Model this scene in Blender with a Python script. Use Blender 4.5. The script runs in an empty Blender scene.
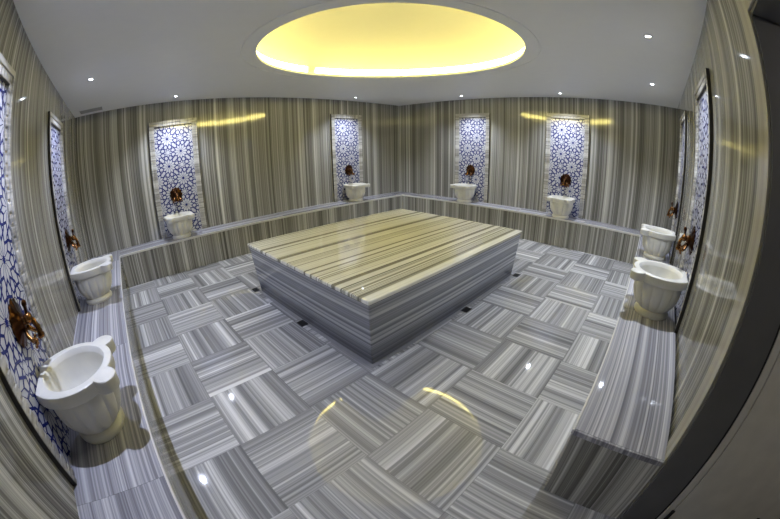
import bpy, bmesh, math, random
from mathutils import Vector, Matrix
random.seed(7)
C = bpy.context.scene.collection
PI = math.pi
LB, LC, H = 6.722, 5.963, 2.60          # room: x -LB..0, y -LC..0
HB = 0.490                              # bench height
DA, DB, DC, DD = 0.508, 0.440, 0.405, 0.492   # bench depths
JX, JX2, HEAD = -4.85, -5.78, 2.18      # doorway
CX, CY, CR = -3.455, -3.072, 1.33       # round ceiling recess

# ------------------------------------------------------------------ helpers
def add_box(bm, x0, x1, y0, y1, z0, z1, bev=0.0, seg=2, mi=0):
    r = bmesh.ops.create_cube(bm, size=1.0)
    vs = r['verts']
    for v in vs:
        v.co = Vector(((x0+x1)/2 + v.co.x*(x1-x0), (y0+y1)/2 + v.co.y*(y1-y0), (z0+z1)/2 + v.co.z*(z1-z0)))
    fs = set(f for v in vs for f in v.link_faces)
    for f in fs: f.material_index = mi
    if bev > 0:
        es = list(set(e for v in vs for e in v.link_edges))
        bmesh.ops.bevel(bm, geom=es, offset=bev, segments=seg, affect='EDGES', profile=0.5)

def loft(bm, rings, close=True, cap0=False, cap1=False, mi=0):
    vr = [[bm.verts.new(p) for p in r] for r in rings]
    for a, b in zip(vr[:-1], vr[1:]):
        n = len(a)
        for i in range(n if close else n-1):
            j = (i+1) % n
            f = bm.faces.new((a[i], a[j], b[j], b[i])); f.material_index = mi
    if cap0: bm.faces.new(list(reversed(vr[0])))
    if cap1: bm.faces.new(vr[-1])
    return vr

def circ(r, z, n=48, cx=0, cy=0):
    return [Vector((cx+r*math.cos(2*PI*i/n), cy+r*math.sin(2*PI*i/n), z)) for i in range(n)]

def lathe(bm, prof, n=48, cx=0, cy=0, cap0=True, cap1=True, M=None):
    rings = [circ(max(r, 1e-4), z, n, cx, cy) for r, z in prof]
    if M is not None: rings = [[M @ p for p in r] for r in rings]
    loft(bm, rings, True, cap0, cap1)

def tube(bm, pts, rads, n=14):
    pts = [Vector(p) for p in pts]; rings = []
    up = Vector((0.13, 0.21, 0.97))
    for i, p in enumerate(pts):
        t = (pts[min(i+1, len(pts)-1)] - pts[max(i-1, 0)]).normalized()
        a = t.cross(up)
        if a.length < 1e-3: a = t.cross(Vector((1, 0, 0)))
        a.normalize(); b = a.cross(t).normalized(); up = b
        rings.append([p + (a*math.cos(2*PI*k/n) + b*math.sin(2*PI*k/n))*rads[i] for k in range(n)])
    loft(bm, rings, True, True, True)

def ball(bm, c, r, sx=1, sy=1, sz=1):
    q = bmesh.ops.create_uvsphere(bm, u_segments=20, v_segments=12, radius=r)
    for v in q['verts']:
        v.co = Vector((v.co.x*sx, v.co.y*sy, v.co.z*sz)) + Vector(c)

def obj(name, bm, mats, parent=None, smooth=False, loc=None, rz=0.0, auto=None):
    bmesh.ops.recalc_face_normals(bm, faces=bm.faces)
    me = bpy.data.meshes.new(name); bm.to_mesh(me); bm.free()
    for m in (mats if isinstance(mats, (list, tuple)) else [mats]): me.materials.append(m)
    if smooth:
        for p in me.polygons: p.use_smooth = True
    o = bpy.data.objects.new(name, me); C.objects.link(o)
    if smooth and auto:
        try: me.set_sharp_from_angle(angle=math.radians(auto))
        except Exception: pass
    if parent is not None: o.parent = parent
    if loc is not None: o.location = loc
    o.rotation_euler = (0, 0, rz)
    return o

def tag(o, label, cat, group=None):
    o['label'] = label; o['category'] = cat
    if group: o['group'] = group
    return o

def thing(name, label, cat, loc=(0, 0, 0), rz=0.0, group=None):
    o = bpy.data.objects.new(name, None); C.objects.link(o)
    o.empty_display_size = 0.1
    o.location = loc; o.rotation_euler = (0, 0, rz)
    return tag(o, label, cat, group)

def struct(name, bm, m, parent=None, smooth=False):
    o = obj(name, bm, m, parent, smooth)
    if parent is None: o['kind'] = 'structure'
    return o

def dup(root, loc, rz, label):
    r = root.copy(); C.objects.link(r); r.location = loc; r.rotation_euler = (0, 0, rz); r['label'] = label
    for ch in list(root.children):
        c = ch.copy(); C.objects.link(c); c.parent = r
        for g in list(ch.children):
            d = g.copy(); C.objects.link(d); d.parent = c
    return r

# ------------------------------------------------------------------ materials
class NT:
    def __init__(s, name):
        s.m = bpy.data.materials.new(name); s.m.use_nodes = True
        s.t = s.m.node_tree; s.t.nodes.clear()
        s.out = s.t.nodes.new('ShaderNodeOutputMaterial')
        s.b = s.t.nodes.new('ShaderNodeBsdfPrincipled')
        s.t.links.new(s.b.outputs[0], s.out.inputs[0])
    def n(s, typ, **kw):
        x = s.t.nodes.new(typ)
        for k, v in kw.items(): setattr(x, k, v)
        return x
    def put(s, sock, v):
        if isinstance(v, bpy.types.NodeSocket): s.t.links.new(v, sock)
        elif v is not None: sock.default_value = v
    def math(s, op, a, b=None, c=None, clamp=False):
        x = s.n('ShaderNodeMath', operation=op, use_clamp=clamp)
        for i, v in enumerate((a, b, c)):
            if v is not None: s.put(x.inputs[i], v)
        return x.outputs[0]
    def sep(s):
        g = s.n('ShaderNodeNewGeometry'); p = s.n('ShaderNodeSeparateXYZ')
        s.t.links.new(g.outputs['Position'], p.inputs[0]); s.pos = g.outputs['Position']
        return p.outputs
    def noise(s, dim, w=None, vec=None, scale=1, detail=2, rough=.5):
        x = s.n('ShaderNodeTexNoise', noise_dimensions=dim)
        if w is not None: s.put(x.inputs['W'], w)
        if vec is not None: s.put(x.inputs['Vector'], vec)
        x.inputs['Scale'].default_value = scale; x.inputs['Detail'].default_value = detail; x.inputs['Roughness'].default_value = rough
        return x.outputs['Fac'] if 'Fac' in x.outputs else x.outputs[0]
    def ramp(s, fac, stops, interp='LINEAR'):
        x = s.n('ShaderNodeValToRGB'); s.put(x.inputs[0], fac); e = x.color_ramp.elements
        x.color_ramp.interpolation = interp
        while len(e) > 1: e.remove(e[-1])
        e[0].position = stops[0][0]; e[0].color = (*stops[0][1], 1)
        for p, c in stops[1:]:
            q = e.new(p); q.color = (*c, 1)
        return x.outputs[0]
    def mixc(s, f, a, b, mode='MIX'):
        x = s.n('ShaderNodeMix', data_type='RGBA', blend_type=mode)
        s.put(x.inputs[0], f); s.put(x.inputs[6], a); s.put(x.inputs[7], b)
        return x.outputs[2]

def plain(name, col, rough=.5, metal=0.0, emit=None, strength=0, var=.88):
    q = NT(name); q.sep()
    f = q.noise('3D', vec=q.pos, scale=9, detail=4)
    c2 = tuple(x*var for x in col)
    q.put(q.b.inputs['Base Color'], q.ramp(f, [(.3, c2), (.7, col)]))
    q.b.inputs['Roughness'].default_value = rough; q.b.inputs['Metallic'].default_value = metal
    if emit:
        q.b.inputs['Emission Color'].default_value = (*emit, 1); q.b.inputs['Emission Strength'].default_value = strength
    return q.m

GREY = [(.0, (.10, .098, .089)), (.25, (.155, .151, .136)), (.42, (.23, .226, .207)), (.55, (.315, .312, .291)), (.70, (.42, .417, .393)), (.85, (.56, .556, .527)), (1., (.68, .676, .645))]
FLOOR = [(.0, (.155, .155, .158)), (.25, (.225, .225, .23)), (.45, (.315, .315, .32)), (.60, (.42, .42, .426)), (.76, (.59, .59, .595)), (1., (.80, .80, .80))]
BENCH = [(.0, (.15, .15, .175)), (.25, (.22, .22, .25)), (.45, (.31, .31, .35)), (.60, (.42, .42, .46)), (.75, (.53, .53, .57)), (1., (.70, .70, .73))]
SIDE = [(.0, (.095, .098, .11)), (.3, (.16, .165, .185)), (.5, (.25, .257, .28)), (.65, (.36, .367, .39)), (.8, (.50, .507, .525)), (1., (.66, .66, .68))]
TOP = [(.0, (.12, .112, .085)), (.26, (.23, .218, .165)), (.38, (.44, .43, .34)), (.455, (.79, .78, .67)), (.6, (.89, .885, .79)), (1., (.95, .945, .87))]  # cove's yellow light is partly put into the slab colour
LIGHT = [(.0, (.22, .215, .20)), (.35, (.33, .32, .30)), (.55, (.46, .45, .43)), (1., (.62, .61, .59))]
EDGE = [(.0, (.42, .41, .39)), (.35, (.58, .57, .55)), (.55, (.70, .69, .67)), (1., (.82, .81, .79))]

def stripes(q, s, scale=1.0, warp=.012, off=0.0, wf=.8, fine=.36, gain=2.7):
    """Layered one-dimensional noise: the parallel veining of banded marble."""
    w = q.noise('3D', vec=q.pos, scale=wf, detail=3)
    s = q.math('ADD', s, q.math('MULTIPLY', q.math('SUBTRACT', w, .5), warp))
    if isinstance(off, bpy.types.NodeSocket) or off: s = q.math('ADD', s, off)
    a = q.noise('1D', w=s, scale=6.0*scale, detail=1, rough=.5)
    b = q.noise('1D', w=q.math('ADD', s, 31.7), scale=26*scale, detail=2, rough=.55)
    c = q.noise('1D', w=q.math('ADD', s, 77.1), scale=85*scale, detail=2, rough=.6)
    v = q.math('ADD', q.math('ADD', q.math('MULTIPLY', a, .36), q.math('MULTIPLY', b, .42)), q.math('MULTIPLY', c, fine))
    return q.math('MULTIPLY_ADD', q.math('SUBTRACT', v, .39+fine*.5), gain, .5, clamp=True)

def marble(name, axis, stops, scale=1.0, rough=.10, warp=.012, off=0.0, joint=None, joff=0.0, jaxis=None, jw=.0012, spec=.5, wf=.8):
    q = NT(name); p = q.sep(); ix = {'X': 0, 'Y': 1, 'Z': 2}
    s = p[ix[axis]]; o = off; seam = None
    if joint:
        c = q.math('DIVIDE', q.math('SUBTRACT', p[ix[jaxis or axis]], joff), joint)
        fl = q.math('FLOOR', c)
        wn = q.n('ShaderNodeTexWhiteNoise', noise_dimensions='1D'); q.put(wn.inputs['W'], q.math('ADD', fl, 3.3+off))
        o = q.math('MULTIPLY_ADD', wn.outputs['Value'], 40.0, off)
        fr = q.math('FRACT', c)
        d = q.math('MULTIPLY', q.math('MINIMUM', fr, q.math('SUBTRACT', 1.0, fr)), joint)
        seam = q.math('LESS_THAN', d, jw)
    v = stripes(q, s, scale, warp, o, wf)
    col = q.ramp(v, stops)
    cl = q.noise('3D', vec=q.pos, scale=2.2, detail=4)
    col = q.mixc(q.math('MULTIPLY', q.math('SUBTRACT', cl, .35, clamp=True), .30), col, (*[x*.62 for x in stops[len(stops)//2][1]], 1))
    if seam is not None: col = q.mixc(q.math('MULTIPLY', seam, .55), col, (.06, .06, .058, 1))
    q.put(q.b.inputs['Base Color'], col)
    q.b.inputs['Roughness'].default_value = rough
    q.b.inputs['IOR'].default_value = 1.5
    q.b.inputs['Specular IOR Level'].default_value = spec
    return q.m

def floor_material():
    q = NT('floor_marble'); p = q.sep()
    PX, PY = .534, .546
    u = q.math('DIVIDE', q.math('SUBTRACT', p[0], -5.262), PX); v = q.math('DIVIDE', q.math('SUBTRACT', p[1], -4.040), PY)
    fu, fv = q.math('FLOOR', u), q.math('FLOOR', v)
    par = q.math('PINGPONG', q.math('ADD', fu, fv), 1.0)      # 0 even, 1 odd
    wn = q.n('ShaderNodeTexWhiteNoise', noise_dimensions='2D'); cb = q.n('ShaderNodeCombineXYZ')
    q.put(cb.inputs[0], q.math('ADD', fu, .37)); q.put(cb.inputs[1], q.math('ADD', fv, .71)); q.t.links.new(cb.outputs[0], wn.inputs['Vector'])
    rnd = wn.outputs['Value']
    s = q.math('ADD', q.math('MULTIPLY', p[0], par), q.math('MULTIPLY', p[1], q.math('SUBTRACT', 1.0, par)))
    val = stripes(q, s, .72, .010, q.math('MULTIPLY', rnd, 60.0), fine=.27, gain=2.7)
    w2 = q.n('ShaderNodeTexWhiteNoise', noise_dimensions='1D'); q.put(w2.inputs['W'], q.math('MULTIPLY', rnd, 91.0))
    val = q.math('ADD', val, q.math('MULTIPLY', q.math('SUBTRACT', w2.outputs['Value'], .5), .16), clamp=True)
    col = q.ramp(val, FLOOR)
    def edge(x, P):
        f = q.math('FRACT', x); return q.math('MULTIPLY', q.math('MINIMUM', f, q.math('SUBTRACT', 1.0, f)), P)
    d = q.math('MINIMUM', edge(u, PX), edge(v, PY))
    col = q.mixc(q.math('MULTIPLY', q.math('LESS_THAN', d, .0014), .40), col, (.07, .07, .075, 1))
    q.put(q.b.inputs['Base Color'], col)
    q.b.inputs['Roughness'].default_value = .05
    return q.m

M = {}
M['wall_x'] = marble('wall_marble_along_x', 'X', GREY, .95, .08, .02, 0.0, joint=.62)
M['wall_y'] = marble('wall_marble_along_y', 'Y', GREY, .95, .08, .02, 11.3, joint=.62)
M['front_x'] = marble('bench_front_along_x', 'X', GREY, 1.0, .12, .01, 5.1, joint=.62)
M['front_y'] = marble('bench_front_along_y', 'Y', GREY, 1.0, .12, .01, 21.7, joint=.62)
M['front_len'] = marble('bench_front_lengthwise', 'Z', GREY, 1.0, .12, .01, 2.7)
M['seat_y'] = marble('bench_seat_lengthwise_y', 'X', BENCH, .95, .045, .02, 1.9, joint=1.27, joff=-4.48, jaxis='Y')
M['seat_x'] = marble('bench_seat_lengthwise_x', 'Y', BENCH, .95, .045, .02, 8.4, joint=1.45, joff=-4.85, jaxis='X')
M['edge'] = marble('bench_edge', 'Z', EDGE, .8, .12, .004, .3)
M['floor'] = floor_material()
def side_material():
    q = NT('platform_side'); p = q.sep()
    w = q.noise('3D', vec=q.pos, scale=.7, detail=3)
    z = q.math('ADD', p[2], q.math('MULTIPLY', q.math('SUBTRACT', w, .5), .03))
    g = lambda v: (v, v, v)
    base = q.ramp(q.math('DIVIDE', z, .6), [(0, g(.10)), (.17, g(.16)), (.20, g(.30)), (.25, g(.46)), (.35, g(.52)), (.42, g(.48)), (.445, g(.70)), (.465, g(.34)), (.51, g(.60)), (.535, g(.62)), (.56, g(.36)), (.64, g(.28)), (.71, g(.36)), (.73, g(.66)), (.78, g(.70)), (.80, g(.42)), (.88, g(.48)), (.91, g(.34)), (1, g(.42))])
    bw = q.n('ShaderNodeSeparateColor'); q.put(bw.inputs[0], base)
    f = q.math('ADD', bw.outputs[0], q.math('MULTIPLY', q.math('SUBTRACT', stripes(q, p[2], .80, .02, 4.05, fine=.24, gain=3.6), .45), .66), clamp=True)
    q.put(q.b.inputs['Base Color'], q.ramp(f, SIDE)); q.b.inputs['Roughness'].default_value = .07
    return q.m
M['side'] = side_material()
M['top'] = marble('platform_top', 'Y', TOP, .66, .035, .03, 1.7, wf=.6)
M['border'] = plain('platform_border', (.27, .27, .28), .1)
M['frame_h'] = marble('panel_frame_marble', 'Z', LIGHT, .42, .18, .02, 3.0)
M['frame_v'] = marble('panel_top_marble', 'X', LIGHT, .42, .18, .02, 13.0)
M['ceiling'] = plain('ceiling_paint', (.84, .84, .835), .5, var=.98)
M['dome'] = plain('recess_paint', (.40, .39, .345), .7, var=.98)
M['white'] = plain('basin_marble', (.74, .73, .68), .34)
M['edge_shade'] = plain('painted_edge_shade', (.022, .020, .018), .5)  # near-black colour standing in for shade on the panel frames
M['vent'] = plain('vent_grey', (.38, .38, .375), .5)
M['tile'] = plain('white_glaze', (.53, .54, .59), .12)
M['blue'] = plain('blue_glaze', (.018, .026, .155), .12)
M['bronze'] = plain('bronze_metal', (.052, .022, .010), .30, 1.0)
M['brass'] = plain('brass_metal', (.24, .115, .042), .22, 1.0)
M['jamb'] = plain('grey_door_lining', (.15, .15, .155), .45)
M['leaf'] = plain('grey_door_leaf', (.72, .70, .65), .5)
M['black'] = plain('black_seal', (.012, .012, .012), .6)
M['steel'] = plain('drain_metal', (.05, .05, .055), .4, .6)
M['trimring'] = plain('downlight_ring', (.75, .75, .76), .35)
M['lobby'] = plain('lobby_paint', (.05, .048, .045), .8)
M['casing'] = marble('door_casing_marble', 'X', [(0, (.34, .32, .28)), (.5, (.46, .44, .39)), (1, (.58, .56, .50))], .5, .12, .01, 3.3)
M['lamp'] = plain('downlight_glow', (.9, .9, .9), .5, 0, (.80, .88, 1.0), 45)
M['led'] = plain('cove_glow', (.9, .8, .4), .5, 0, (1.0, .86, .26), 37)

# ------------------------------------------------------------------ setting
T = .18
b = bmesh.new(); add_box(b, -LB-T, T, -LC-.02, T, -.15, 0); struct('floor', b, M['floor'])
b = bmesh.new(); add_box(b, -LB-T, -LB, -LC-T, T, 0, H); struct('wall_left', b, M['wall_y'])
b = bmesh.new(); add_box(b, -LB, 0, 0, T, 0, H); struct('wall_back', b, M['wall_x'])
b = bmesh.new(); add_box(b, 0, T, -LC-T, T, 0, H); struct('wall_far', b, M['wall_y'])
b = bmesh.new()
add_box(b, JX, 0, -LC-T, -LC, 0, H); add_box(b, -LB, JX2, -LC-T, -LC, 0, H); add_box(b, JX2, JX, -LC-T, -LC, HEAD, H)
struct('wall_right', b, M['wall_x'])

# ceiling slab with its round hole and shallow outer step
b = bmesh.new()
X0, X1, Y0, Y1 = -LB-T, T, -LC-T, T
NA = 128
angs = sorted(set([2*PI*i/NA for i in range(NA)] + [math.atan2(y-CY, x-CX) % (2*PI) for x in (X0, X1) for y in (Y0, Y1)]))
def outer(a):
    dx, dy = math.cos(a), math.sin(a)
    t = min([((X1-CX)/dx if dx > 0 else (X0-CX)/dx) if abs(dx) > 1e-9 else 1e9, ((Y1-CY)/dy if dy > 0 else (Y0-CY)/dy) if abs(dy) > 1e-9 else 1e9])
    return CX+dx*t, CY+dy*t
def oval(a): return 1+.028*math.cos(2*(a+PI/4))          # the recess is slightly oval
def ringat(r, z): return [Vector((CX+r*oval(a)*math.cos(a), CY+r*oval(a)*math.sin(a), z)) for a in angs]
R1 = 1.475
rings = [[Vector((*outer(a), H)) for a in angs], ringat(R1+.012, H), ringat(R1+.006, H+.008), ringat(R1-.006, H+.008), ringat(R1-.012, H), ringat(CR+.004, H), ringat(CR, H+.004), ringat(CR, H+.03), ringat(CR+.004, H+.034), ringat(CR+.085, H+.034)] + [ringat((CR+.085)*(1-(1-math.cos(t))**1.0)+.001, H+.034+.43*math.sin(t)) for t in [PI/2*k/16 for k in range(1, 17)]]
vr = loft(b, rings, True, False, True)
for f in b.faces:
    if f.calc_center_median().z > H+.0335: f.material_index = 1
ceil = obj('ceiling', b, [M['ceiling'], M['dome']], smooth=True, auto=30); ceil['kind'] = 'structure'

# yellow light strip on the wall of the recess, with a short break in it
b = bmesh.new()
ga = math.atan2(-1.80-CY, -3.52-CX)
n = 150; span = 2*PI - .10; rr = CR+.060
ring = []
for i in range(n+1):
    a = ga+.05+span*i/n; c, s = math.cos(a), math.sin(a)
    ring.append([Vector((CX+r*oval(a)*c, CY+r*oval(a)*s, z)) for r, z in ((rr+.010, H+.036), (rr-.004, H+.040), (rr-.010, H+.125), (rr+.002, H+.130))])
loft(b, ring, True, True, True)
tag(obj('cove_light', b, M['led']), 'glowing yellow light strip running round the circular ceiling recess', 'light')

# doorway: lining, casing, open leaf, dark lobby behind it
d = thing('door_1', 'grey door standing open in the doorway at the end of the right bench', 'door', (JX, -LC-T, 0)); 
del d['label']; del d['category']; d['kind'] = 'structure'
def rel(bm): bmesh.ops.translate(bm, verts=bm.verts, vec=(-JX, LC+T, 0)); return bm
b = bmesh.new(); add_box(b, JX-.012, JX, -LC-T, -LC, 0, HEAD, .002); add_box(b, JX2, JX2+.012, -LC-T, -LC, 0, HEAD, .002); add_box(b, JX2+.012, JX-.012, -LC-T, -LC, HEAD-.012, HEAD, .002)
obj('lining', rel(b), M['jamb'], d)
b = bmesh.new(); add_box(b, JX-.008, JX, -LC-T-.012, -LC-T, 0, HEAD); obj('seal', rel(b), M['black'], d)
b = bmesh.new(); add_box(b, JX-.014, JX+.03, -LC-T-.052, -LC-T-.012, 0, HEAD-.01, .002); obj('frame_edge', rel(b), M['leaf'], d)
b = bmesh.new(); add_box(b, JX-.014, JX+.026, -LC-T-.93, -LC-T-.058, .008, HEAD-.03, .003)
leaf = obj('leaf', rel(b), M['leaf'], d)
b = bmesh.new(); lathe(b, [(.012, .10), (.012, .21)], 16, JX-.018, -LC-T-.055); lathe(b, [(.006, .09), (.011, .1)], 16, JX-.018, -LC-T-.055); obj('hinge', rel(b), M['black'], leaf)
b = bmesh.new(); lathe(b, [(.012, .10), (.012, .21)], 16, JX-.018, -LC-T-.055); bmesh.ops.translate(b, verts=b.verts, vec=(0, 0, 1.7)); obj('hinge', rel(b), M['black'], leaf)
b = bmesh.new(); ball(b, (JX-.035, -LC-T-.70, .26), .022, 1, 1, 1.1); add_box(b, JX-.035, JX-.012, -LC-T-.71, -LC-T-.69, .25, .27); obj('stop', rel(b), M['black'], leaf)

b = bmesh.new()
add_box(b, JX-.002, JX+.125, -LC, -LC+.014, 0, HEAD+.12, .003)
add_box(b, JX2-.12, JX-.002, -LC, -LC+.014, HEAD, HEAD+.12, .003)
add_box(b, JX2-.12, JX2, -LC, -LC+.014, 0, HEAD, .003)
struct('trim_1', b, M['casing'])
b = bmesh.new()
add_box(b, -LB-1, .3, -8.4, -LC-.02, -.15, 0); add_box(b, -LB-1, .3, -8.5, -8.4, 0, 2.6); add_box(b, -LB-1.1, -LB-1, -8.4, -LC-T, 0, 2.6); add_box(b, .3, .4, -8.4, -LC-T, 0, 2.6)
add_box(b, -LB-1, .3, -8.4, -LC-T, 2.6, 2.7)
struct('wall_lobby', b, M['lobby'])

L = bpy.data.lights.new('lobby_fill', 'POINT'); L.energy = 26; L.color = (1.0, .93, .82); L.shadow_soft_size = .08  # added unseen fill light that brightens the open door leaf
o = bpy.data.objects.new('lobby_fill', L); C.objects.link(o); o.location = (-6.1, -7.6, 2.3)

# ------------------------------------------------------------------ bench along the four walls
TS = .030
xa = -LB+DA; xc = -DC; yb = -DB; yd = -LC+DD
EN, E_, F, G = -4.862, .012, .010, .0015
def boxes(name, mat, parent, dims, bev=.002):
    b = bmesh.new()
    for d in dims: add_box(b, *d, bev, 3)
    return obj(name, b, mat, parent)
def bench(label): return thing('bench', label, 'bench', (0, 0, 0), 0, 'striped marble benches along the walls')
Q = .0006
k = bench('long grey striped marble bench along the left wall, nearest the camera')
boxes('seat', M['seat_y'], k, [(-LB+G, xa-E_, -LC+G, -G, HB-TS, HB), (xa-E_, xa, yb+E_, -G, HB-TS, HB)], 0)
boxes('edge', M['edge'], k, [(xa-E_, xa, -LC+G, yb+E_-Q, HB-TS, HB)], .004)
boxes('front', M['front_len'], k, [(xa-.05, xa-F, -LC+G, yb+F, 0, HB-TS), (xa-.02, xa, yb+F, yb+.05, 0, HB-TS)], 0)
k = bench('grey striped marble bench along the back wall, left of the far room corner')
boxes('seat', M['seat_x'], k, [(xa+Q, -G, yb+E_, -G, HB-TS, HB), (xc+E_, -G, yb, yb+E_, HB-TS, HB)], 0)
boxes('edge', M['edge'], k, [(xa+Q, xc+E_-Q, yb, yb+E_, HB-TS, HB)], .004)
boxes('front', M['front_x'], k, [(xa+Q, xc+F, yb+F, yb+.05, 0, HB-TS), (xc+F, xc+.05, yb, yb+F, 0, HB-TS)], 0)
k = bench('grey striped marble bench along the far right wall, right of the far room corner')
boxes('seat', M['seat_y'], k, [(xc+E_, -G, -LC+G, yb-Q, HB-TS, HB), (xc, xc+E_, -LC+G, yd-E_, HB-TS, HB)], 0)
boxes('edge', M['edge'], k, [(xc, xc+E_-Q, yd-E_+Q, yb-Q, HB-TS, HB)], .004)
boxes('front', M['front_y'], k, [(xc+F, xc+.05, yd-F, yb-Q, 0, HB-TS), (xc, xc+.05, yd-.05, yd-F, 0, HB-TS)], 0)
k = bench('grey striped marble bench along the right wall, ending in a bare end at the doorway')
boxes('seat', M['seat_x'], k, [(EN, xc-Q, -LC+.0155, yd-E_, HB-TS, HB)], .002)
boxes('edge', M['edge'], k, [(EN, xc-Q, yd-E_, yd, HB-TS, HB)], .004)
boxes('front', M['front_x'], k, [(EN+.03, xc-Q, yd-.05, yd-F, 0, HB-TS)], 0)
boxes('end_panel', M['front_y'], k, [(EN+.004, EN+.03, -LC+.0155, yd-F, 0, HB-TS)], 0)

# ------------------------------------------------------------------ heated platform
SX0, SX1, SY0, SY1, SH, TP = -4.712, -2.138, -4.043, -1.960, .591, .0675
pl = thing('marble_platform', 'large square heated marble platform with cream striped top in the room centre', 'platform', ((SX0+SX1)/2, (SY0+SY1)/2, 0))
px, py = (SX0+SX1)/2, (SY0+SY1)/2
hx, hy = (SX1-SX0)/2, (SY1-SY0)/2
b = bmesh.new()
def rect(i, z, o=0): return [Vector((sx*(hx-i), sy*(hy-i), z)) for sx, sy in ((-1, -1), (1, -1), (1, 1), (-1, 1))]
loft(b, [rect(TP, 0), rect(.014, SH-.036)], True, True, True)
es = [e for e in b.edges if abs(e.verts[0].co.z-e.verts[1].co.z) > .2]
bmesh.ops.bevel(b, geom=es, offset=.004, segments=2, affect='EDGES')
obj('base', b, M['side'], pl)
b = bmesh.new(); add_box(b, -hx, hx, -hy, hy, SH-.036, SH, .011, 4); obj('slab', b, M['top'], pl)
b = bmesh.new()
o0, o1 = TP-.002, TP-.036
for (x0, x1, y0, y1) in ((-hx+o1, -hx+o0, -hy+o1, hy-o1), (hx-o0, hx-o1, -hy+o1, hy-o1), (-hx+o0, hx-o0, -hy+o1, -hy+o0), (-hx+o0, hx-o0, hy-o0, hy-o1)):
    add_box(b, px+x0, px+x1, py+y0, py+y1, 0, .003)
struct('trim_2', b, M['border'])

def drain(x, y, along, label):
    t = thing('floor_drain', label, 'drain', (x, y, .003), 0 if along == 'x' else PI/2, 'drains at the foot of the platform')
    b = bmesh.new(); add_box(b, -.055, .055, -.038, -.030, 0, .003); add_box(b, -.055, .055, .030, .038, 0, .003); add_box(b, -.055, -.047, -.03, .03, 0, .003); add_box(b, .047, .055, -.03, .03, 0, .003)
    obj('frame', b, M['steel'], t)
    b = bmesh.new()
    for k in range(7): add_box(b, -.045+k*.0138, -.0375+k*.0138, -.03, .03, 0, .0022)
    add_box(b, -.047, .047, -.03, .03, 0, .0006, mi=0)
    obj('grate', b, M['black'], t)
drain(-4.692, -3.045, 'y', 'dark floor drain midway along the left side of the platform')
drain(-4.692, -1.945, 'y', "dark floor drain by the platform's rear left corner")
drain(-3.405, -4.030, 'x', 'dark floor drain midway along the right side of the platform')
drain(-2.175, -4.040, 'x', "dark floor drain by the platform's far right corner")

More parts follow.
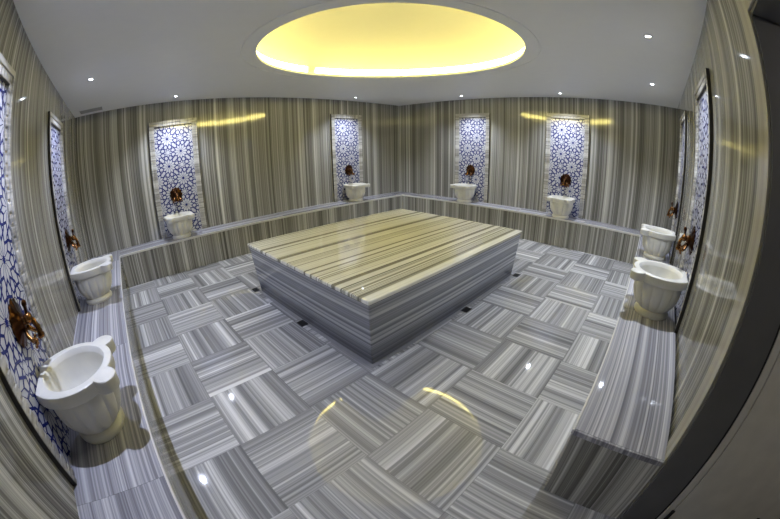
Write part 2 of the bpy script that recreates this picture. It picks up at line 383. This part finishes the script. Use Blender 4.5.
# ------------------------------------------------------------------ star-patterned wall panels
PW, PT, SW = .80, 2.30, .085           # outer width, top, stile width
TW, Z0, Z1 = PW-2*SW, HB, PT-.085
def lineclip(p, q, x0, x1, y0, y1):
    t0, t1 = 0.0, 1.0; dx, dy = q[0]-p[0], q[1]-p[1]
    for a, c in ((-dx, p[0]-x0), (dx, x1-p[0]), (-dy, p[1]-y0), (dy, y1-p[1])):
        if abs(a) < 1e-12:
            if c < 0: return None
        else:
            r = c/a
            if a < 0: t0 = max(t0, r)
            else: t1 = min(t1, r)
    return None if t0 >= t1 else ((p[0]+dx*t0, p[1]+dy*t0), (p[0]+dx*t1, p[1]+dy*t1))
def star_segments():
    D = .215; s = D/3.0731; segs = []; stars = []
    R12, R8 = s/(2*math.sin(PI/12)), s/(2*math.sin(PI/8))
    def ngon(cx, cz, n, R): return [(cx+R*math.cos(PI/n+2*PI*k/n), cz+R*math.sin(PI/n+2*PI*k/n)) for k in range(n)]
    def rays(poly, th):
        out = []; n = len(poly); A = sum(poly[i][0]*poly[(i+1) % n][1]-poly[(i+1) % n][0]*poly[i][1] for i in range(n))
        if A < 0: poly = poly[::-1]
        for i in range(n):
            p, q = poly[i], poly[(i+1) % n]; mx, mz = (p[0]+q[0])/2, (p[1]+q[1])/2
            ang = math.atan2(q[1]-p[1], q[0]-p[0])
            for t in (th, PI-th): out.append((i, mx, mz, math.cos(ang+t), math.sin(ang+t)))
        return out
    def pic(poly, th):
        R = rays(poly, th); cand = []
        for i in range(len(R)):
            for j in range(i+1, len(R)):
                if R[i][0] == R[j][0]: continue
                _, x, z, dx, dz = R[i]; _, X, Z, DX, DZ = R[j]
                det = -dx*DZ+dz*DX
                if abs(det) < 1e-9: continue
                a = (-(X-x)*DZ+(Z-z)*DX)/det; c = (dx*(Z-z)-dz*(X-x))/det
                if a > 1e-6 and c > 1e-6: cand.append((a+c, i, j, a))
        used = set()
        for t, i, j, a in sorted(cand):
            if i in used or j in used or t > .25: continue
            used |= {i, j}; P = (R[i][1]+R[i][3]*a, R[i][2]+R[i][4]*a)
            segs.append(((R[i][1], R[i][2]), P, .0148)); segs.append(((R[j][1], R[j][2]), P, .0148))
    for gx in range(-2, 3):
        for gz in range(-1, 9):
            cx, cz = (gx-.5)*D, Z1-.205-gz*D
            if (gx+gz) % 2 == 0:
                P = ngon(cx, cz, 12, R12); ap = R12*math.cos(PI/12)
                mids = [(cx+ap*math.cos(2*PI*k/12), cz+ap*math.sin(2*PI*k/12)) for k in range(12)]
                pic(P, math.radians(62))
                for k in range(12):                       # inner petals of the large rosette
                    a0 = 2*PI*k/12; a1 = a0+PI/12; a2 = a0-PI/12
                    f = lambda r, a: (cx+r*math.cos(a), cz+r*math.sin(a))
                    segs.append((f(ap*.74, a1), f(ap*.22, a1), .0052))
                stars.append((cx, cz, ap*.22, 12))
            else:
                P = ngon(cx, cz, 8, R8); pic(P, math.radians(62)); ap = R8*math.cos(PI/8)
                for k in range(8):
                    a = 2*PI*k/8
                    segs.append(((cx+ap*.42*math.cos(a-PI/8), cz+ap*.42*math.sin(a-PI/8)), (cx+ap*.42*math.cos(a+PI/8), cz+ap*.42*math.sin(a+PI/8)), .0065))
                    segs.append(((cx+ap*.42*math.cos(a+PI/8), cz+ap*.42*math.sin(a+PI/8)), (cx+ap*.66*math.cos(a+PI/8), cz+ap*.66*math.sin(a+PI/8)), .0065))
            # gap to the upper right of this cell
            big = (gx+gz) % 2 == 0
            c0, c1, c2, c3 = (cx, cz), (cx+D, cz), (cx+D, cz+D), (cx, cz+D)
            poly = []
            for k, c in enumerate((c0, c1, c2, c3)):
                isbig = big if k in (0, 2) else not big
                base = [0, PI/2, PI, 3*PI/2][k]; nn, RR = (12, R12) if isbig else (8, R8)
                aa = [base+PI/nn+2*PI*m/nn for m in range(nn//4)]
                poly += [(c[0]+RR*math.cos(a), c[1]+RR*math.sin(a)) for a in reversed(aa)]
            cl = []
            for p in poly:
                if not cl or math.hypot(p[0]-cl[-1][0], p[1]-cl[-1][1]) > 1e-4: cl.append(p)
            if math.hypot(cl[0][0]-cl[-1][0], cl[0][1]-cl[-1][1]) < 1e-4: cl.pop()
            pic(cl, math.radians(62))
    return segs, stars
SEGS, STARS = star_segments()

def make_panel(label):
    t = thing('wall_panel', label, 'tile panel', (0, 0, 0), 0, 'star-patterned tile panels behind the basins')
    b = bmesh.new(); x0, x1 = -TW/2, TW/2; yb_ = -.006
    add_box(b, x0, x1, yb_, 0, Z0, Z1)
    for p, q, w in SEGS:
        c = lineclip(p, q, x0+.004, x1-.004, Z0+.004, Z1-.004)
        if not c: continue
        (ax, az), (bx, bz) = c; L = math.hypot(bx-ax, bz-az)
        if L < 1e-4: continue
        dx, dz = (bx-ax)/L, (bz-az)/L; nx, nz = -dz*w/2, dx*w/2; e = w*.25
        k = int(((math.atan2(dz, dx) % PI)/PI)*24) % 24
        y = yb_-.0004-.00004*k-.0000017*(len(b.faces) % 20)
        pts = [(ax-dx*e+nx, az-dz*e+nz), (bx+dx*e+nx, bz+dz*e+nz), (bx+dx*e-nx, bz+dz*e-nz), (ax-dx*e-nx, az-dz*e-nz)]
        pts = [(min(max(px_, x0), x1), min(max(pz_, Z0), Z1)) for px_, pz_ in pts]
        try:
            f = b.faces.new([b.verts.new((px_, y, pz_)) for px_, pz_ in pts]); f.material_index = 1
        except ValueError: pass
    for cx, cz, r, nn in STARS:
        if abs(cx)+r > x1 or cz-r < Z0 or cz+r > Z1: continue
        ps = [(cx+(r if k % 2 == 0 else r*.6)*math.cos(PI*k/nn), cz+(r if k % 2 == 0 else r*.6)*math.sin(PI*k/nn)) for k in range(2*nn)]
        c0 = b.verts.new((cx, yb_-.0016, cz)); vs = [b.verts.new((px_, yb_-.0016, pz_)) for px_, pz_ in ps]
        for k in range(2*nn):
            f = b.faces.new((c0, vs[k], vs[(k+1) % (2*nn)])); f.material_index = 1
    me_o = obj('tile_field', b, [M['tile'], M['blue']], t)
    D_ = .030
    def stile(x):
        b = bmesh.new()
        add_box(b, x-SW/2, x+SW/2, -D_*.55, -.0005, Z0, PT, .002)
        s = 1 if x > 0 else -1
        add_box(b, x+s*SW/2-(.032 if s > 0 else 0), x+s*SW/2+(.032 if s < 0 else 0), -D_, -.001, Z0, PT, .002)
        # carved teeth up the inner edge of the stile
        k = 0; z = Z0+.01
        while z < Z1-.04:
            xi = x-s*SW/2
            add_box(b, min(xi, xi+s*.050), max(xi, xi+s*.050), -D_*.8, -.001, z, z+.05, .006)
            z += .062
        obj('side_frame', b, M['frame_h'], t)
    stile(-PW/2+SW/2); stile(PW/2-SW/2)
    b = bmesh.new(); add_box(b, -PW/2+SW, PW/2-SW, -D_*.6, 0, Z1, PT, .003); add_box(b, -PW/2+.033, PW/2-.033, -D_, -.001, PT-.032, PT, .002)
    z = -PW/2+SW+.008
    while z < PW/2-SW-.05:
        add_box(b, z, z+.05, -D_*.85, -.001, Z1+.004, Z1+.045, .006); z += .0615
    obj('top_frame', b, M['frame_v'], t)
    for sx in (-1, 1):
        b = bmesh.new(); add_box(b, min(sx*PW/2, sx*(PW/2+.005)), max(sx*PW/2, sx*(PW/2+.005)), -D_*.9, -.0005, Z0+.001, PT+.002); obj('side_shade', b, M['edge_shade'], t)  # dark strips that paint shade onto the frame's outer sides
    b = bmesh.new(); add_box(b, -TW/2, TW/2, -D_*.82, -.007, Z1-.006, Z1); obj('underside_shade', b, M['edge_shade'], t)  # dark strip painting the shade beneath the top frame
    return t

# ------------------------------------------------------------------ basin
def rimR(phi, grow=0.0):
    c, s = math.cos(phi), math.sin(phi); best = 0
    def inside(x, y):
        ay = .268 if y > 0 else .236
        if (x/.232)**2+(y/ay)**2 <= 1 and y <= .226: return True
        for sx in (-1, 1):
            if (x-sx*.165)**2+(y+.188)**2 <= .060**2: return True
        return False
    r = .36
    while r > .1 and not inside(r*c, r*s): r -= .0015
    return r+grow
NB = 240
PH = [2*PI*i/NB for i in range(NB)]
RIM = [rimR(p) for p in PH]
def make_basin(label):
    t = thing('wash_basin', label, 'basin', (0, 0, 0), 0, 'white marble wash basins on the bench')
    def rr(f, z, g=0): return [Vector(((r*f+g)*math.cos(p), (r*f+g)*math.sin(p), z)) for r, p in zip(RIM, PH)]
    def el(a, bb, z, cy=-.005): return [Vector((a*math.cos(p), cy+bb*math.sin(p), z)) for p in PH]
    b = bmesh.new()
    loft(b, [el(.176, .176, .318), el(.184, .184, .340), el(.190, .190, .346), rr(1, .346, -.007), rr(1, .343, -.002), rr(1, .338), rr(1, .292), rr(1, .284, -.004), rr(.94, .279), el(.196, .196, .274)], True, False, False)
    obj('rim', b, M['white'], t, True, auto=35)
    b = bmesh.new(); NF = 14
    def fl(r, z, amp): return [Vector(((r*(1-amp*(1-abs(math.sin(NF/2*(p+PI/2))))**1.6))*math.cos(p), (r*(1-amp*(1-abs(math.sin(NF/2*(p+PI/2))))**1.6))*math.sin(p), z)) for p in PH]
    outer_ = [fl(.200, .280, 0), fl(.204, .272, .01), fl(.208, .250, .035), fl(.208, .220, .06), fl(.205, .180, .075), fl(.195, .140, .08), fl(.176, .100, .08), fl(.152, .068, .06), fl(.130, .050, .02), fl(.126, .044, 0)]
    loft(b, outer_, True, False, True)
    inner = [el(.176, .176, .318), el(.172, .172, .27), el(.160, .160, .21), el(.13, .13, .155), el(.07, .07, .125), el(.02, .02, .118)]
    loft(b, inner, True, False, True)
    obj('bowl', b, M['white'], t, True, auto=50)
    b = bmesh.new(); lathe(b, [(.126, .052), (.136, .046), (.147, .036), (.153, .022), (.151, .006), (.147, 0)], 64); obj('foot', b, M['white'], t, True, auto=50)
    return t

# ------------------------------------------------------------------ wall tap
def make_tap(label):
    t = thing('wall_tap', label, 'tap', (0, 0, 0), 0, 'bronze taps above the basins')
    Mx = Matrix.Rotation(PI/2, 4, 'X')                 # lathe axis z -> -y
    b = bmesh.new()
    n = 64; prof = [(.100, 0), (.104, .006), (.098, .012), (.088, .014), (.080, .020), (.055, .026), (.036, .036), (.028, .05)]
    rings = []
    for k, (r, z) in enumerate(prof):
        sc = .06 if k < 4 else .02
        rings.append([Mx @ Vector((r*(1+sc*math.cos(12*a))*math.cos(a), r*1.08*(1+sc*math.cos(12*a))*math.sin(a), z)) for a in [2*PI*i/n for i in range(n)]])
    loft(b, rings, True, True, True); obj('backplate', b, M['bronze'], t, True, auto=40)
    b = bmesh.new()
    tube(b, [(0, -.04, 0), (0, -.065, .006), (0, -.085, .004), (0, -.104, -.014), (0, -.116, -.046), (0, -.118, -.085)], [.024, .020, .017, .015, .014, .018])
    tube(b, [(0, -.118, -.080), (0, -.1185, -.090), (0, -.119, -.098)], [.021, .023, .019])
    ball(b, (0, -.078, .006), .028)
    obj('spout', b, M['brass'], t, True, auto=50)
    b = bmesh.new(); tube(b, [(0, -.078, .02), (0, -.080, .045), (0, -.082, .062)], [.012, .009, .011]); ball(b, (0, -.083, .074), .016, 1, 1, 1.2); obj('knob', b, M['bronze'], t, True)
    for s in (-1, 1):
        b = bmesh.new()
        tube(b, [(s*.02, -.045, -.035), (s*.042, -.055, -.058), (s*.054, -.072, -.076), (s*.058, -.088, -.084)], [.014, .012, .011, .014])
        c = Vector((s*.059, -.096, -.086))
        for a in (PI/4, 3*PI/4):
            dx, dz = math.cos(a)*.026, math.sin(a)*.026
            tube(b, [c-Vector((dx, 0, dz)), c, c+Vector((dx, 0, dz))], [.0065, .008, .0065], 10)
            ball(b, c-Vector((dx, 0, dz)), .0095); ball(b, c+Vector((dx, 0, dz)), .0095)
        ball(b, c+Vector((0, -.006, 0)), .013)
        obj('handle', b, M['brass'], t, True)
    return t

RZ = {'A': PI/2, 'B': 0.0, 'C': -PI/2, 'D': PI}
def onwall(w, along, out, z):
    return {'A': (-LB+out, along, z), 'B': (along, -out, z), 'C': (-out, along, z), 'D': (along, -LC+out, z)}[w]
# wall, panel centre, basin centre, tap centre, words
SP = [('A', -3.955, -4.000, -3.930, 'nearest the camera on the left wall', 'nearest the camera on the left bench', 'nearest the camera on the left wall'),
      ('A', -1.850, -2.060, -1.820, 'at the far end of the left wall', 'at the far end of the left bench', 'at the far end of the left wall'),
      ('B', -5.090, -5.180, -5.135, 'at the left of the back wall, crossed by a yellow reflection', 'at the left of the back bench', 'at the left of the back wall'),
      ('B', -1.620, -1.630, -1.600, 'left of the far room corner', 'just left of the far room corner', 'just left of the far room corner'),
      ('C', -2.015, -2.000, -1.990, 'right of the far room corner', 'just right of the far room corner', 'just right of the far room corner'),
      ('C', -3.985, -4.020, -4.000, 'at the right end of the far right wall', 'on the far right bench, toward its right end', 'toward the right of the far right wall'),
      ('D', -1.310, -1.600, -1.180, 'farther along the right side wall', 'in the corner at the far end of the right bench', 'farther along the right side wall'),
      ('D', -3.190, -3.340, -3.150, 'nearest the doorway on the right side wall', 'nearest the doorway on the right bench', 'nearest the doorway on the right side wall')]
P0 = B0 = T0 = None
for w, pc, bc, tc, lp, lb, lt in SP:
    lp = 'tall blue and white star tile panel ' + lp; lb = 'carved white marble wash basin ' + lb; lt = 'bronze wall tap with round backplate ' + lt
    if P0 is None: P0 = make_panel(lp); B0 = make_basin(lb); T0 = make_tap(lt); p, s, t = P0, B0, T0
    else: p, s, t = dup(P0, (0, 0, 0), 0, lp), dup(B0, (0, 0, 0), 0, lb), dup(T0, (0, 0, 0), 0, lt)
    for o, loc in ((p, onwall(w, pc, 0, 0)), (s, onwall(w, bc, .240, HB)), (t, onwall(w, tc, .0085, {'A': 1.09, 'D': 1.075}.get(w, 1.125)))):
        o.location = loc; o.rotation_euler = (0, 0, RZ[w])

# ------------------------------------------------------------------ downlights
LIGHTS = [(-6.304, -1.928, 'above the far end of the left bench'), (-5.10, -.42, 'above the left of the back bench'), (-1.72, -.44, 'above the back bench left of the far corner'),
          (-.47, -2.05, 'above the far right bench right of the far corner'), (-.43, -3.96, 'above the right end of the far right bench'),
          (-1.53, -5.52, 'above the far end of the right bench'), (-3.25, -5.523, 'above the near end of the right bench'), (-6.30, -3.95, 'above the near end of the left bench')]
SPOT = 135.0
D0 = None
for x, y, wd in LIGHTS:
    lab = 'small round white ceiling downlight ' + wd
    if D0 is None:
        D0 = thing('downlight', lab, 'downlight', (x, y, H), 0, 'ceiling downlights')
        b = bmesh.new(); lathe(b, [(.022, -.002), (.024, -.007), (.040, -.006), (.044, 0)], 40, cap0=False, cap1=False); obj('ring', b, M['trimring'], D0, True)
        b = bmesh.new(); lathe(b, [(.023, -.0035), (.001, -.0035)], 32, cap0=False, cap1=True); obj('lamp', b, M['lamp'], D0)
    else: dup(D0, (x, y, H), 0, lab)
    L = bpy.data.lights.new('downlight_beam', 'SPOT'); L.energy = SPOT; L.color = (.70, .76, 1.0) if x < -6 else (.80, .86, 1.0); L.spot_size = math.radians(118); L.spot_blend = 1.0; L.shadow_soft_size = .018
    o = bpy.data.objects.new('downlight_beam', L); C.objects.link(o); o.location = (x, y, H-.02)

# small square vent in the ceiling corner
v = thing('ceiling_vent', 'flat square vent in the ceiling corner above the left bench', 'vent', (-6.42, -.30, H))
b = bmesh.new()
add_box(b, -.20, .20, -.15, -.13, -.006, 0); add_box(b, -.20, .20, .13, .15, -.006, 0); add_box(b, -.20, -.18, -.13, .13, -.006, 0); add_box(b, .18, .20, -.13, .13, -.006, 0)
obj('frame', b, M['ceiling'], v)
b = bmesh.new()
for k in range(9): add_box(b, -.18, .18, -.125+k*.028, -.112+k*.028, -.004, 0)
obj('grille', b, M['vent'], v)

# ------------------------------------------------------------------ world, camera
w = bpy.data.worlds.new('world'); bpy.context.scene.world = w; w.use_nodes = True
w.node_tree.nodes['Background'].inputs[0].default_value = (0, 0, 0, 1)
cam = bpy.data.cameras.new('camera'); co = bpy.data.objects.new('camera', cam); C.objects.link(co)
cam.type = 'PANO'; cam.sensor_fit = 'HORIZONTAL'; cam.sensor_width = 36.0; cam.clip_start = .01; cam.clip_end = 100
K = (6.52467906e-02, 2.83640334e-04, -4.83515950e-05, 2.07537225e-06)
for h in (getattr(cam, 'cycles', None), cam):
    if h is None: continue
    try:
        h.panorama_type = 'FISHEYE_LENS_POLYNOMIAL'
        h.fisheye_fov = math.radians(220)
        h.fisheye_polynomial_k0 = 0.0
        for i, k in enumerate(K): setattr(h, 'fisheye_polynomial_k%d' % (i+1), -k)
        break
    except Exception as e: print('pano', e)
yaw, pit, rol = [math.radians(a) for a in (44.567, -19.365, -.953)]
f = Vector((math.cos(pit)*math.cos(yaw), math.cos(pit)*math.sin(yaw), math.sin(pit)))
r = Vector((math.sin(yaw), -math.cos(yaw), 0)); u = r.cross(f)
r2 = r*math.cos(rol)+u*math.sin(rol); u2 = -r*math.sin(rol)+u*math.cos(rol)
Mw = Matrix(((r2.x, u2.x, -f.x), (r2.y, u2.y, -f.y), (r2.z, u2.z, -f.z))).to_4x4()
Mw.translation = Vector((-5.992, -5.509, 1.5654))
co.matrix_world = Mw
sc = bpy.context.scene; sc.camera = co
sc.view_settings.view_transform = 'Standard'; sc.view_settings.look = 'None'; sc.view_settings.exposure = 0.0; sc.view_settings.gamma = 1.0
sc.view_settings.use_curve_mapping = False
try:
    sc.cycles.max_bounces = 10; sc.cycles.diffuse_bounces = 6; sc.cycles.glossy_bounces = 5; sc.cycles.use_denoising = True
    sc.cycles.sample_clamp_indirect = 6.0; sc.cycles.blur_glossy = 0.0
except Exception: pass
